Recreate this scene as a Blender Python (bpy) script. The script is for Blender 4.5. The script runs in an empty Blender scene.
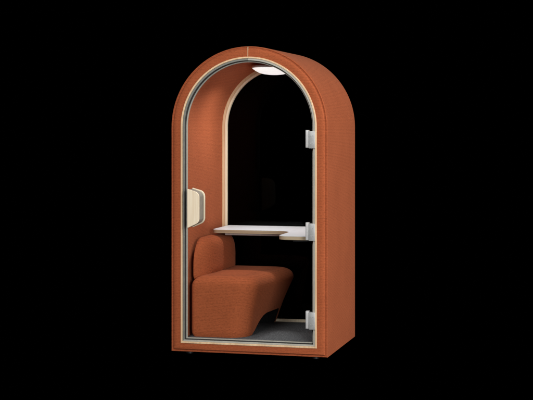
import bpy, bmesh, math
from mathutils import Vector

S = bpy.context.scene
COL = S.collection
R = math.radians

# ------------------------------------------------------------------ dimensions (metres)
H, HW, D = 2.2, 0.58, 1.07       # height, half width, depth
ZC = H - HW                      # springing line of the arch
FLOOR = 0.086

# ------------------------------------------------------------------ materials
def new_mat(name):
    m = bpy.data.materials.new(name); m.use_nodes = True
    nt = m.node_tree
    return m, nt, nt.nodes, nt.links, nt.nodes['Principled BSDF']

def ramp(n, stops):
    r = n.new('ShaderNodeValToRGB')
    r.color_ramp.elements[0].position, r.color_ramp.elements[0].color = stops[0][0], (*stops[0][1], 1)
    r.color_ramp.elements[1].position, r.color_ramp.elements[1].color = stops[-1][0], (*stops[-1][1], 1)
    for p, c in stops[1:-1]:
        e = r.color_ramp.elements.new(p); e.color = (*c, 1)
    return r

def fabric(name, col, rough=0.92, strength=0.5, dark=0.70, light=1.18):
    """ribbed wool upholstery: horizontal ribs crossed by fine slubs and a faint blotchy wear"""
    m, nt, n, l, b = new_mat(name)
    tc = n.new('ShaderNodeTexCoord')
    def noise(scale, detail, mp=None):
        t = n.new('ShaderNodeTexNoise'); t.inputs['Scale'].default_value = scale; t.inputs['Detail'].default_value = detail
        mm = n.new('ShaderNodeMapping'); mm.inputs['Scale'].default_value = mp or (1, 1, 1)
        l.new(tc.outputs['Object'], mm.inputs['Vector']); l.new(mm.outputs['Vector'], t.inputs['Vector'])
        return t
    ribs = noise(1.0, 2.0, (55, 55, 250))
    slub = noise(1.0, 2.0, (260, 260, 40))
    cloud = noise(4.0, 4.0)
    mix = n.new('ShaderNodeMath'); mix.operation = 'ADD'
    wr = n.new('ShaderNodeMath'); wr.operation = 'MULTIPLY'; wr.inputs[1].default_value = 1.35
    ws = n.new('ShaderNodeMath'); ws.operation = 'MULTIPLY'; ws.inputs[1].default_value = 0.65
    l.new(ribs.outputs['Fac'], wr.inputs[0]); l.new(slub.outputs['Fac'], ws.inputs[0])
    l.new(wr.outputs[0], mix.inputs[0]); l.new(ws.outputs[0], mix.inputs[1])
    wv = n.new('ShaderNodeTexWave'); wv.bands_direction = 'Z'; wv.inputs['Scale'].default_value = 29; wv.inputs['Distortion'].default_value = 2.2
    wv.inputs['Detail'].default_value = 3; wv.inputs['Detail Scale'].default_value = 1.6
    l.new(tc.outputs['Object'], wv.inputs['Vector'])
    ww = n.new('ShaderNodeMath'); ww.operation = 'MULTIPLY_ADD'; ww.inputs[1].default_value = 0.27
    l.new(wv.outputs['Fac'], ww.inputs[0]); l.new(mix.outputs[0], ww.inputs[2])
    half = n.new('ShaderNodeMath'); half.operation = 'MULTIPLY'; half.inputs[1].default_value = 0.44
    l.new(ww.outputs[0], half.inputs[0])
    d = tuple(c * dark for c in col); h = tuple(min(1, c * light) for c in col)
    rp = ramp(n, [(0.32, d), (0.5, col), (0.68, h)])
    l.new(half.outputs[0], rp.inputs['Fac'])
    cr = ramp(n, [(0.3, (0.90, 0.88, 0.86)), (0.7, (1, 1, 1))])
    l.new(cloud.outputs['Fac'], cr.inputs['Fac'])
    mul = n.new('ShaderNodeMix'); mul.data_type = 'RGBA'; mul.blend_type = 'MULTIPLY'; mul.inputs['Factor'].default_value = 1
    l.new(rp.outputs['Color'], mul.inputs['A']); l.new(cr.outputs['Color'], mul.inputs['B'])
    l.new(mul.outputs['Result'], b.inputs['Base Color'])
    b.inputs['Roughness'].default_value = rough
    b.inputs['Specular IOR Level'].default_value = 0.12
    b.inputs['Sheen Weight'].default_value = 0.06
    b.inputs['Sheen Roughness'].default_value = 0.5
    b.inputs['Sheen Tint'].default_value = (1, 0.55, 0.38, 1)
    bp = n.new('ShaderNodeBump'); bp.inputs['Strength'].default_value = strength; bp.inputs['Distance'].default_value = 0.0025
    l.new(half.outputs[0], bp.inputs['Height']); l.new(bp.outputs['Normal'], b.inputs['Normal'])
    return m

def plain(name, col, rough, metal=0.0, spec=0.5, var=0.08, scale=(30, 30, 30)):
    m, nt, n, l, b = new_mat(name)
    tc = n.new('ShaderNodeTexCoord'); mp = n.new('ShaderNodeMapping'); mp.inputs['Scale'].default_value = scale
    t = n.new('ShaderNodeTexNoise'); t.inputs['Scale'].default_value = 1.0; t.inputs['Detail'].default_value = 4
    l.new(tc.outputs['Object'], mp.inputs['Vector']); l.new(mp.outputs['Vector'], t.inputs['Vector'])
    rp = ramp(n, [(0.3, tuple(c * (1 - var) for c in col)), (0.7, tuple(min(1, c * (1 + var)) for c in col))])
    l.new(t.outputs['Fac'], rp.inputs['Fac']); l.new(rp.outputs['Color'], b.inputs['Base Color'])
    rr = n.new('ShaderNodeMapRange'); rr.inputs['To Min'].default_value = max(0, rough - 0.06); rr.inputs['To Max'].default_value = min(1, rough + 0.06)
    l.new(t.outputs['Fac'], rr.inputs['Value']); l.new(rr.outputs['Result'], b.inputs['Roughness'])
    b.inputs['Metallic'].default_value = metal
    b.inputs['Specular IOR Level'].default_value = spec
    return m

def carpet(name):
    m, nt, n, l, b = new_mat(name)
    tc = n.new('ShaderNodeTexCoord')
    t = n.new('ShaderNodeTexNoise'); t.inputs['Scale'].default_value = 170; t.inputs['Detail'].default_value = 3
    l.new(tc.outputs['Object'], t.inputs['Vector'])
    rp = ramp(n, [(0.3, (0.055, 0.056, 0.060)), (0.55, (0.13, 0.133, 0.139)), (0.75, (0.27, 0.273, 0.28))])
    l.new(t.outputs['Fac'], rp.inputs['Fac']); l.new(rp.outputs['Color'], b.inputs['Base Color'])
    b.inputs['Roughness'].default_value = 0.95; b.inputs['Specular IOR Level'].default_value = 0.1
    bp = n.new('ShaderNodeBump'); bp.inputs['Strength'].default_value = 0.6; bp.inputs['Distance'].default_value = 0.004
    l.new(t.outputs['Fac'], bp.inputs['Height']); l.new(bp.outputs['Normal'], b.inputs['Normal'])
    return m

def glass(name):
    m, nt, n, l, b = new_mat(name)
    n.remove(b)
    tr = n.new('ShaderNodeBsdfTransparent'); tr.inputs['Color'].default_value = (0.975, 0.982, 0.98, 1)
    gl = n.new('ShaderNodeBsdfGlossy'); gl.inputs['Roughness'].default_value = 0.02
    fr = n.new('ShaderNodeFresnel'); fr.inputs['IOR'].default_value = 1.35
    mx = n.new('ShaderNodeMixShader')
    ar = n.new('ShaderNodeMath'); ar.operation = 'MULTIPLY'; ar.inputs[1].default_value = 0.10   # anti-reflective coating
    l.new(fr.outputs['Fac'], ar.inputs[0]); l.new(ar.outputs[0], mx.inputs['Fac']); l.new(tr.outputs[0], mx.inputs[1]); l.new(gl.outputs[0], mx.inputs[2])
    l.new(mx.outputs[0], n['Material Output'].inputs['Surface'])
    return m

def wood(name, a, c, scale=(60, 60, 3), rough=0.5):
    m, nt, n, l, b = new_mat(name)
    tc = n.new('ShaderNodeTexCoord'); mp = n.new('ShaderNodeMapping'); mp.inputs['Scale'].default_value = scale
    t = n.new('ShaderNodeTexNoise'); t.inputs['Scale'].default_value = 1.0; t.inputs['Detail'].default_value = 5; t.inputs['Distortion'].default_value = 0.6
    l.new(tc.outputs['Object'], mp.inputs['Vector']); l.new(mp.outputs['Vector'], t.inputs['Vector'])
    rp = ramp(n, [(0.32, a), (0.7, c)])
    l.new(t.outputs['Fac'], rp.inputs['Fac']); l.new(rp.outputs['Color'], b.inputs['Base Color'])
    b.inputs['Roughness'].default_value = rough; b.inputs['Specular IOR Level'].default_value = 0.3
    return m

def emitter(name, col, strength):
    m, nt, n, l, b = new_mat(name)
    b.inputs['Base Color'].default_value = (0.85, 0.85, 0.83, 1)
    b.inputs['Emission Color'].default_value = (*col, 1); b.inputs['Emission Strength'].default_value = strength
    return m

RUST = (0.345, 0.085, 0.031)
M = dict(
    shell=fabric('rust_wool_shell', RUST),
    lining=fabric('rust_wool_lining', (0.39, 0.100, 0.038), strength=0.42, dark=0.72, light=1.18),
    seat=fabric('rust_wool_upholstery', RUST, strength=0.5),
    birch=wood('birch_edge', (0.62, 0.41, 0.23), (0.78, 0.56, 0.35)),
    ply=wood('plywood_edge', (0.33, 0.24, 0.15), (0.50, 0.38, 0.25), (3, 3, 260)),
    cream=wood('cream_birch_veneer', (0.74, 0.60, 0.42), (0.84, 0.73, 0.55), (90, 20, 4), 0.55),
    metal=plain('grey_anodised_frame', (0.19, 0.188, 0.160), 0.45, 0.25),
    pale=plain('pale_rim_and_lit_frame', (0.42, 0.40, 0.34), 0.5, 0.1),
    seal=plain('black_rubber_seal', (0.012, 0.012, 0.013), 0.7),
    steel=plain('satin_steel', (0.37, 0.37, 0.36), 0.45, 0.2, scale=(60, 60, 60)),
    steel2=plain('bright_satin_steel', (0.52, 0.51, 0.50), 0.45, 0.1, scale=(60, 60, 60)),
    white=plain('white_laminate', (0.83, 0.88, 0.93), 0.38, var=0.02),
    tray=plain('grey_powder_coat', (0.5, 0.49, 0.47), 0.5),
    dark=plain('dark_board_and_shade', (0.006, 0.006, 0.006), 0.9, spec=0.1),
    slate=plain('slate_grey_side', (0.23, 0.205, 0.165), 0.6),
    foot=plain('black_plastic_foot', (0.015, 0.015, 0.016), 0.5),
    lampbody=plain('lamp_housing', (0.55, 0.55, 0.54), 0.5),
    glow=emitter('lit_opal_diffuser', (1.0, 1.0, 0.99), 0.8),
    carpet=carpet('charcoal_carpet'),
    glass=glass('clear_glass'),
    black=plain('matt_black_ground', (0.0, 0.0, 0.0), 1.0, spec=0.0, var=0.0),
)

# ------------------------------------------------------------------ mesh helpers
def link(name, bm, mats, parent=None, smooth=35):
    bmesh.ops.recalc_face_normals(bm, faces=bm.faces)
    me = bpy.data.meshes.new(name); bm.to_mesh(me); bm.free()
    for mt in (mats if isinstance(mats, (list, tuple)) else [mats]): me.materials.append(M[mt])
    for p in me.polygons: p.use_smooth = True
    me.set_sharp_from_angle(angle=R(smooth))
    o = bpy.data.objects.new(name, me); COL.objects.link(o)
    if parent: o.parent = parent
    return o

def thing(name, label, cat, loc=(0, 0, 0)):
    o = bpy.data.objects.new(name, None); COL.objects.link(o)
    o.empty_display_size = 0.2; o.location = loc
    o['label'] = label; o['category'] = cat
    return o

NA = 72
def arch(hw, zb):
    pts = [(-hw, zb), (-hw, zb + (ZC - zb) * .33), (-hw, zb + (ZC - zb) * .66)]
    for i in range(NA + 1):
        a = math.pi - math.pi * i / NA
        pts.append((hw * math.cos(a), ZC + hw * math.sin(a)))
    pts += [(hw, zb + (ZC - zb) * .66), (hw, zb + (ZC - zb) * .33), (hw, zb)]
    for k in (.75, .5, .25): pts.append((-hw + 2 * hw * k, zb))
    return pts

def sweep(sec, bm=None, closed=True):
    """sec: (half width, bottom z, y) cross-section points carried round the arch outline"""
    bm = bm or bmesh.new()
    loops = [[bm.verts.new((x, y, z)) for x, z in arch(hw, zb)] for hw, zb, y in sec]
    k = len(loops); n = len(loops[0])
    for a in range(k if closed else k - 1):
        A, B = loops[a], loops[(a + 1) % k]
        for i in range(n):
            j = (i + 1) % n
            bm.faces.new((A[i], A[j], B[j], B[i]))
    return bm

def ring(h1, z1, h0, z0, y0, y1, c=0.0015):
    """rectangular-section frame between outer outline (h1,z1) and inner outline (h0,z0), with a small chamfer"""
    dz = c
    return sweep([(h0, z0, y0 + c), (h0 + c, z0 - dz, y0), (h1 - c, z1 + dz, y0), (h1, z1, y0 + c), (h1, z1, y1), (h0, z0, y1)])

def pane(hw, zb, y0, y1):
    bm = bmesh.new(); P = arch(hw, zb)
    A = [bm.verts.new((x, y0, z)) for x, z in P]; B = [bm.verts.new((x, y1, z)) for x, z in P]
    bm.faces.new(A); bm.faces.new(B[::-1])
    for i in range(len(P)):
        j = (i + 1) % len(P); bm.faces.new((A[i], B[i], B[j], A[j]))
    return bm

def add_box(bm, x0, x1, y0, y1, z0, z1, bev=0.0, seg=2, mat=0):
    v = [bm.verts.new((x, y, z)) for x in (x0, x1) for y in (y0, y1) for z in (z0, z1)]
    fs = [bm.faces.new([v[i] for i in q]) for q in ((0, 1, 3, 2), (4, 6, 7, 5), (0, 4, 5, 1), (2, 3, 7, 6), (0, 2, 6, 4), (1, 5, 7, 3))]
    for f in fs: f.material_index = mat
    if bev:
        es = list({e for f in fs for e in f.edges})
        bmesh.ops.bevel(bm, geom=es, offset=bev, segments=seg, profile=0.5, affect='EDGES')
    return bm

def box(*a, **k): return add_box(bmesh.new(), *a, **k)

def add_cyl(bm, x, y, z0, z1, r, seg=32, r2=None):
    r2 = r if r2 is None else r2
    A = [bm.verts.new((x + r * math.cos(2 * math.pi * i / seg), y + r * math.sin(2 * math.pi * i / seg), z0)) for i in range(seg)]
    B = [bm.verts.new((x + r2 * math.cos(2 * math.pi * i / seg), y + r2 * math.sin(2 * math.pi * i / seg), z1)) for i in range(seg)]
    bm.faces.new(A[::-1]); bm.faces.new(B)
    for i in range(seg):
        j = (i + 1) % seg; bm.faces.new((A[i], A[j], B[j], B[i]))

def lathe(bm, prof, cx, cy, seg=64):
    rings = []
    for r, z in prof:
        if r < 1e-6: rings.append([bm.verts.new((cx, cy, z))])
        else: rings.append([bm.verts.new((cx + r * math.cos(2 * math.pi * i / seg), cy + r * math.sin(2 * math.pi * i / seg), z)) for i in range(seg)])
    for a, b in zip(rings, rings[1:]):
        for i in range(seg):
            j = (i + 1) % seg
            if len(a) == 1: bm.faces.new((a[0], b[j], b[i]))
            elif len(b) == 1: bm.faces.new((a[i], a[j], b[0]))
            else: bm.faces.new((a[i], a[j], b[j], b[i]))

def round_poly(corners, seg=8):
    """corners: (x, y, radius) -> outline with rounded corners, seg+1 points each"""
    out = []; n = len(corners)
    for i, (x, y, r) in enumerate(corners):
        p = Vector((x, y)); a = (Vector(corners[i - 1][:2]) - p).normalized(); b = (Vector(corners[(i + 1) % n][:2]) - p).normalized()
        ang = a.angle(b); t = r / math.tan(ang / 2)
        s, e = p + a * t, p + b * t
        c = p + (a + b).normalized() * (r / math.sin(ang / 2))
        a0 = math.atan2(s.y - c.y, s.x - c.x); a1 = math.atan2(e.y - c.y, e.x - c.x)
        d = (a1 - a0 + math.pi) % (2 * math.pi) - math.pi
        for k in range(seg + 1):
            q = a0 + d * k / seg
            out.append((c.x + r * math.cos(q), c.y + r * math.sin(q)))
    return out

def prism(bm, poly, z0, z1, axis='z', c=0.0, top_mat=None):
    """extrude outline; chamfer c on both ends; axis z or y (poly given as x,z for axis y)"""
    from math import hypot
    n = len(poly)
    cx = sum(p[0] for p in poly) / n; cy = sum(p[1] for p in poly) / n
    def inset(P, d):
        o = []
        for i in range(n):
            a = Vector(P[i - 1]); b = Vector(P[(i + 1) % n]); t = (b - a)
            if t.length < 1e-9: o.append(P[i]); continue
            t.normalize(); o.append((P[i][0] - t.y * d * sgn, P[i][1] + t.x * d * sgn))
        return o
    area = sum(poly[i][0] * poly[(i + 1) % n][1] - poly[(i + 1) % n][0] * poly[i][1] for i in range(n))
    sgn = 1 if area > 0 else -1
    lv = [(z0, c), (z0 + c, 0), (z1 - c, 0), (z1, c)] if c else [(z0, 0), (z1, 0)]
    L = []
    for z, d in lv:
        P = inset(poly, d) if d else poly
        L.append([bm.verts.new((x, y, z) if axis == 'z' else (x, z, y)) for x, y in P])
    fs = [bm.faces.new(L[0][::-1]), bm.faces.new(L[-1])]
    if top_mat is not None: fs[1].material_index = top_mat
    for A, B in zip(L, L[1:]):
        for i in range(n):
            j = (i + 1) % n; bm.faces.new((A[i], A[j], B[j], B[i]))
    return bm

# ================================================================== THE BOOTH
booth = thing('phone_booth', 'tall arched phone booth upholstered in rust orange fabric with a glass door', 'phone booth', (0, D / 2, -0.024))
OFF = Vector((0, -D / 2, 0.024))
def part(name, bm, mats, parent=None, smooth=35):
    o = link(name, bm, mats, parent or booth, smooth)
    if parent is None: o.location = OFF
    return o

def zb(hw): return 0.055 - 0.063 * (hw - .505) / 0.075
sec = [(0.505, zb(.505), 0.0)]
for hw, y in ((.530, 0), (.5540, .0004), (.5580, .0030), (.5615, .0080), (.5645, .0120), (.5680, .0125), (.5710, .0095), (.5740, .0075), (.5775, .0090), (.5795, .0130), (HW, .0220)):
    sec.append((hw, zb(hw), y))                # piped seam and rounded outer front edge
for y in (.2, .4, .6, .8): sec.append((HW, zb(HW), y))
for a in range(0, 91, 15):
    q = R(90 - a); hw = HW - 0.040 + 0.040 * math.sin(q); sec.append((hw, zb(hw), D - 0.040 + 0.040 * math.cos(q)))
sec.append((0.505, zb(.505), D))
part('shell', sweep(sec), 'shell')
# inside lining
part('lining', sweep([(0.5045, .0555, .066), (0.496, .0640, .066), (0.496, .0640, .35), (0.496, .0640, .70), (0.496, .0640, D - .032), (0.5045, .0555, D - .032)]), 'lining')
# seam at the crown
part('seam', box(-.0022, .0022, -.0012, .004, ZC + .506, H - .004), 'birch')
# front frame: birch edge, grey frame, seal, pale inner rim
part('front_edging', ring(.5050, .0550, .4930, .0670, -.004, .060), 'birch')
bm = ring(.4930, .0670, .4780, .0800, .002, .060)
for f in bm.faces:                              # hinge side and sill painted paler to stand in for reflected light
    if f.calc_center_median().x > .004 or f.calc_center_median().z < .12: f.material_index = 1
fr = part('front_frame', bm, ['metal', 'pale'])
part('frame_seal', ring(.4775, .0805, .4735, .0845, .010, .058), 'seal', fr)
part('inner_rim', ring(.4735, .0850, .4660, .0920, .030, .046), 'pale', fr)
# rear frame
rf = part('rear_frame', ring(.5045, .0555, .4750, .0850, D - .030, D + .002), 'birch')
part('rear_bead', ring(.4750, .0850, .4580, .1060, D - .034, D - .004), 'cream', rf)
part('rear_glass', pane(.4580, .1060, D - .020, D - .012), 'glass')
# floor
part('floor_deck', box(-.4955, .4955, .061, D - .031, .057, .0795), 'dark')
part('floor_mat', box(-.494, .494, .062, D - .036, .0798, FLOOR, bev=.002), 'carpet')
# feet
for fx, fy in ((-.455, .06), (.485, .06), (-.455, D - .08), (.485, D - .08)):
    bm = bmesh.new(); add_cyl(bm, fx, fy, -.0238, -.012, .026); add_cyl(bm, fx, fy, -.012, .004, .018)
    part('foot', bm, 'foot')

# door
door = part('door', pane(.4640, .0935, .014, .024), 'glass')
door['label'] = 'clear frameless glass door in the arch'
hz = ((1.600, 1.470), (.945, .815), (.318, .188))
for zt, zb_ in hz:
    bm = bmesh.new()
    add_box(bm, .448, .494, -.010, .034, zb_ , zt - .008, bev=.003)
    add_box(bm, .424, .4475, -.004, .044, zb_ + .004, zt, bev=.003, mat=1)
    for sz in (.28, .72):
        for sx in (.463, .480):
            z = zb_ + (zt - .008 - zb_) * sz
            c = bmesh.ops.create_cone(bm, cap_ends=True, segments=14, radius1=.0042, radius2=.0036, depth=.0022)['verts']
            for v in c: v.co = Vector((sx + v.co.x, -.0106 - v.co.z, z + v.co.y))
    o = link('hinge', bm, ['steel', 'steel2'], door)
# handle: two D-shaped birch plates on a grey core that clamps the glass
def dshape(x0, x1, zl0, zl1, zr0, zr1, r):
    return round_poly([(x0, zl0, .004), (x1, zr0, r), (x1, zr1, r), (x0, zl1, .004)], 12)
bm = bmesh.new()
prism(bm, dshape(-.4360, -.346, .893, 1.176, .935, 1.148, .045), -.064, -.053, axis='y', c=.002)
prism(bm, dshape(-.4360, -.340, .890, 1.179, .930, 1.153, .047), .056, .068, axis='y', c=.002)
n0 = len(bm.faces)
prism(bm, dshape(-.4345, -.3485, .896, 1.173, .938, 1.145, .044), -.0529, .0559, axis='y')
bm.faces.ensure_lookup_table()
for f in bm.faces[n0:]: f.material_index = 1
hd = link('handle', bm, ['cream', 'slate'], door)
hd['label'] = 'pale birch D-shaped door handle with grey core'

# ================================================================== THE BENCH
BX, BY = -.28, .56
bench = thing('bench', 'rust orange upholstered bench with a rounded back pad and an arched cut-out near the floor', 'bench', (BX, BY, FLOOR))
BOFF = Vector((-BX, -BY, -FLOOR))
Z0, Z1 = FLOOR + .001, .529
bot = round_poly([(-.462, .105, .03), (-.045, .105, .15), (-.045, 1.03, .015), (-.462, 1.03, .03)], 10)
top = round_poly([(-.462, .105, .03), (.005, .105, .15), (.126, 1.03, .10), (-.462, 1.03, .03)], 10)
def lerp(t): return [(a[0] + (b[0] - a[0]) * t, a[1] + (b[1] - a[1]) * t) for a, b in zip(bot, top)]
def subdiv(P, per):
    out = []
    for i in range(len(P)):
        a, b = P[i], P[(i + 1) % len(P)]
        L = math.hypot(b[0] - a[0], b[1] - a[1]); k = per[i]
        out += [(a[0] + (b[0] - a[0]) * j / k, a[1] + (b[1] - a[1]) * j / k) for j in range(k)]
    return out
per = [max(1, int(math.hypot(top[(i + 1) % len(top)][0] - top[i][0], top[(i + 1) % len(top)][1] - top[i][1]) / .05)) for i in range(len(top))]
def ring_at(t, inset, z):
    P = subdiv(lerp(t), per); cx, cy = -.2, .567
    return [(cx + (x - cx) * (1 - inset / .27), cy + (y - cy) * (1 - inset / .46), z) for x, y in P]
lv = []
for k in range(15):
    t = k / 14; z = Z0 + (Z1 - .080 - Z0) * t
    lv.append((t ** 1.25, 0.012 * math.exp(-t * 30), z))
for a in (12, 24, 36, 48, 60, 72, 84):
    q = R(a); lv.append((1.0, .085 * (1 - math.cos(q)) ** 1.15, Z1 - .080 + .080 * math.sin(q)))
lv.append((1.0, .13, Z1 + .004)); lv.append((1.0, .20, Z1 + .007)); 
bm = bmesh.new(); L = [[bm.verts.new(p) for p in ring_at(*l)] for l in lv]
for A, B in zip(L, L[1:]):
    for i in range(len(A)):
        j = (i + 1) % len(A); bm.faces.new((A[i], A[j], B[j], B[i]))
bm.faces.new(L[0][::-1]); bm.faces.new(L[-1])
bm.normal_update()
seat = link('seat', bm, 'seat', bench, smooth=50); seat.location = BOFF
# arched cut-out towards the back of the long side
cut = [(.24, .060), (.30, .086), (.36, .122), (.41, .155), (.46, .183), (.52, .204), (.60, .214), (.93, .206), (.955, .198), (.966, .182), (.972, .060)]
bm = bmesh.new()
A = [bm.verts.new((-.22, y, z)) for y, z in cut]; B = [bm.verts.new((.3, y, z)) for y, z in cut]
bm.faces.new(A); bm.faces.new(B[::-1])
for i in range(len(cut)):
    j = (i + 1) % len(cut); bm.faces.new((A[i], B[i], B[j], A[j]))
bmesh.ops.recalc_face_normals(bm, faces=bm.faces)
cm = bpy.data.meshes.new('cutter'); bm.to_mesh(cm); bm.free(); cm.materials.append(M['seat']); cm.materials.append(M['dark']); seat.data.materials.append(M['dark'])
for p in cm.polygons: p.material_index = 1  # near-black on the cut faces stands in for shade inside the opening
co = bpy.data.objects.new('cutter', cm); COL.objects.link(co); co.location = (0, 0, 0)
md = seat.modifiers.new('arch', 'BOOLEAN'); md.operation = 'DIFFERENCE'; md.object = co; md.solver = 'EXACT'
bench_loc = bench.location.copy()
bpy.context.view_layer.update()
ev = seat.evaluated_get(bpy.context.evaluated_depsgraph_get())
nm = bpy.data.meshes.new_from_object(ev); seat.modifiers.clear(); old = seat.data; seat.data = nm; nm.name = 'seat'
nm.set_sharp_from_angle(angle=R(50))
bpy.data.objects.remove(co, do_unlink=True); bpy.data.meshes.remove(cm)
# back pad: puffed cushion against the left wall
bm = bmesh.new()
prof = round_poly([(.160, .490, .05), (1.03, .490, .04), (1.03, .796, .17), (.160, .796, .19)], 12)
per2 = [max(1, int(math.hypot(prof[(i + 1) % len(prof)][0] - prof[i][0], prof[(i + 1) % len(prof)][1] - prof[i][1]) / .02)) for i in range(len(prof))]
PP = subdiv(prof, per2)
PY, PZ = .59, .645
def pad_ring(sc, t):
    out = []
    for y, z in PP:
        y = PY + (y - PY) * sc; z = PZ + (z - PZ) * (sc if z > PZ else min(1, sc * 1.05))
        g = .22 + .82 * (1 - math.exp(-max(0, y - .14) / .15))       # thin at the door end, full towards the rear
        out.append(bm.verts.new((-.4610 + t * .118 * g, y, z)))
    return out
L = [pad_ring(.985, -.02), pad_ring(1.0, .05)]
for k in range(1, 15):
    sc = math.cos(R(90 * k / 15)) ** .55; L.append(pad_ring(sc, .05 + .95 * (1 - sc ** 4.2) ** (1 / 2.4)))
for A, B in zip(L, L[1:]):
    for i in range(len(A)):
        j = (i + 1) % len(A); bm.faces.new((A[i], A[j], B[j], B[i]))
bm.faces.new(L[0][::-1]); bm.faces.new(L[-1])
bp_ = link('backrest', bm, 'seat', bench, smooth=50); bp_.location = BOFF

# ================================================================== THE DESK
DX, DY, DZ = .1, .8, .839
desk = thing('wall_desk', 'white L-shaped desk with a plywood edge fixed across the back of the booth', 'desk', (DX, DY, DZ - .10))
DOFF = Vector((-DX, -DY, -(DZ - .10)))
out = round_poly([(-.442, .565, .05), (.195, .565, .14), (.195, .080, .075), (.494, .080, .004), (.494, 1.034, .004), (-.442, 1.034, .02)], 8)
bm = prism(bmesh.new(), out, DZ - .028, DZ - .0022, c=.002)
o = link('tabletop', bm, 'ply', desk); o.location = DOFF
bm = prism(bmesh.new(), [(x, y) for x, y in out], DZ - .0021, DZ, c=.0005)
o = link('laminate', bm, 'white', desk); o.location = DOFF
o = link('cable_tray', box(-.36, .15, .64, .90, DZ - .048, DZ - .0283, bev=.006), 'tray', desk); o.location = DOFF
o = link('bracket', box(.30, .4955, .13, .95, DZ - .045, DZ - .0283, bev=.004), 'foot', desk); o.location = DOFF
o = link('bracket', box(-.4955, -.400, .88, 1.02, DZ - .052, DZ - .0283, bev=.004), 'foot', desk); o.location = DOFF

# ================================================================== THE CEILING LAMP
lamp = thing('ceiling_lamp', 'oval white domed lamp glowing under the crown of the booth', 'lamp', (0, .68, 2.0))
LOFF = Vector((0, -.68, -2.0))
def oval(prof):
    bm = bmesh.new(); lathe(bm, prof, 0, 0)
    for v in bm.verts: v.co.x = v.co.x + .015; v.co.y = v.co.y * 1.9 + .68
    return bm
o = link('housing', oval([(0, 2.086), (.05, 2.086), (.135, 2.085), (.150, 2.082), (.153, 2.074), (.1500, 2.0660), (0, 2.0660)]), 'lampbody', lamp); o.location = LOFF
o = link('diffuser', oval([(.1480, 2.0658), (.145, 2.061), (.125, 2.046), (.10, 2.032), (.07, 2.024), (.035, 2.0195), (0, 2.0185)]), 'glow', lamp); o.location = LOFF
bm = bmesh.new(); add_cyl(bm, 0, .68, 2.0865, 2.1150, .045)
o = link('mount', bm, 'lampbody', lamp); o.location = LOFF

# ================================================================== GROUND (unlit black, as in the cut-out photograph)
g = link('ground', box(-30, 30, -30, 30, -.08, -.024), 'black'); g['kind'] = 'structure'

# ================================================================== LIGHT, WORLD, CAMERA
w = bpy.data.worlds.new('World'); S.world = w; w.use_nodes = True
w.node_tree.nodes['Background'].inputs['Color'].default_value = (0, 0, 0, 1)
w.node_tree.nodes['Background'].inputs['Strength'].default_value = 0
def area(name, loc, aim, size, power, col=(1, 1, 1)):
    ld = bpy.data.lights.new(name, 'AREA'); ld.shape = 'SQUARE'; ld.size = size; ld.energy = power; ld.color = col
    o = bpy.data.objects.new(name, ld); COL.objects.link(o); o.location = loc
    o.rotation_euler = (Vector(aim) - Vector(loc)).to_track_quat('-Z', 'Y').to_euler()
area('softbox_front', (-.6, -6.0, 5.0), (0, 0, 1.0), 3.0, 270)
area('softbox_right', (6.2, -.8, 3.8), (0, .5, 1.0), 3.0, 370)
area('softbox_key', (4.4, -6.8, 1.7), (0, .3, 1.0), 2.5, 380)
pl = bpy.data.lights.new('ceiling_bulb', 'AREA'); pl.shape = 'DISK'; pl.size = .28; pl.energy = 8; pl.color = (1, .985, .96); pl.spread = R(155)
po = bpy.data.objects.new('ceiling_bulb', pl); COL.objects.link(po); po.location = (0, .60, 2.008)

cam = bpy.data.cameras.new('camera'); co = bpy.data.objects.new('camera', cam); COL.objects.link(co)
co.location = (2.6334, -9.5998, 1.63207); co.rotation_euler = (R(90), 0, .254331)
cam.sensor_width = 36; cam.lens = 1389.09 / 533 * 36; cam.shift_y = -(200 - 125.52) / 533
cam.clip_end = 200
S.camera = co
S.view_settings.view_transform = 'Standard'; S.view_settings.look = 'None'; S.view_settings.gamma = 1
S.view_settings.exposure = 0
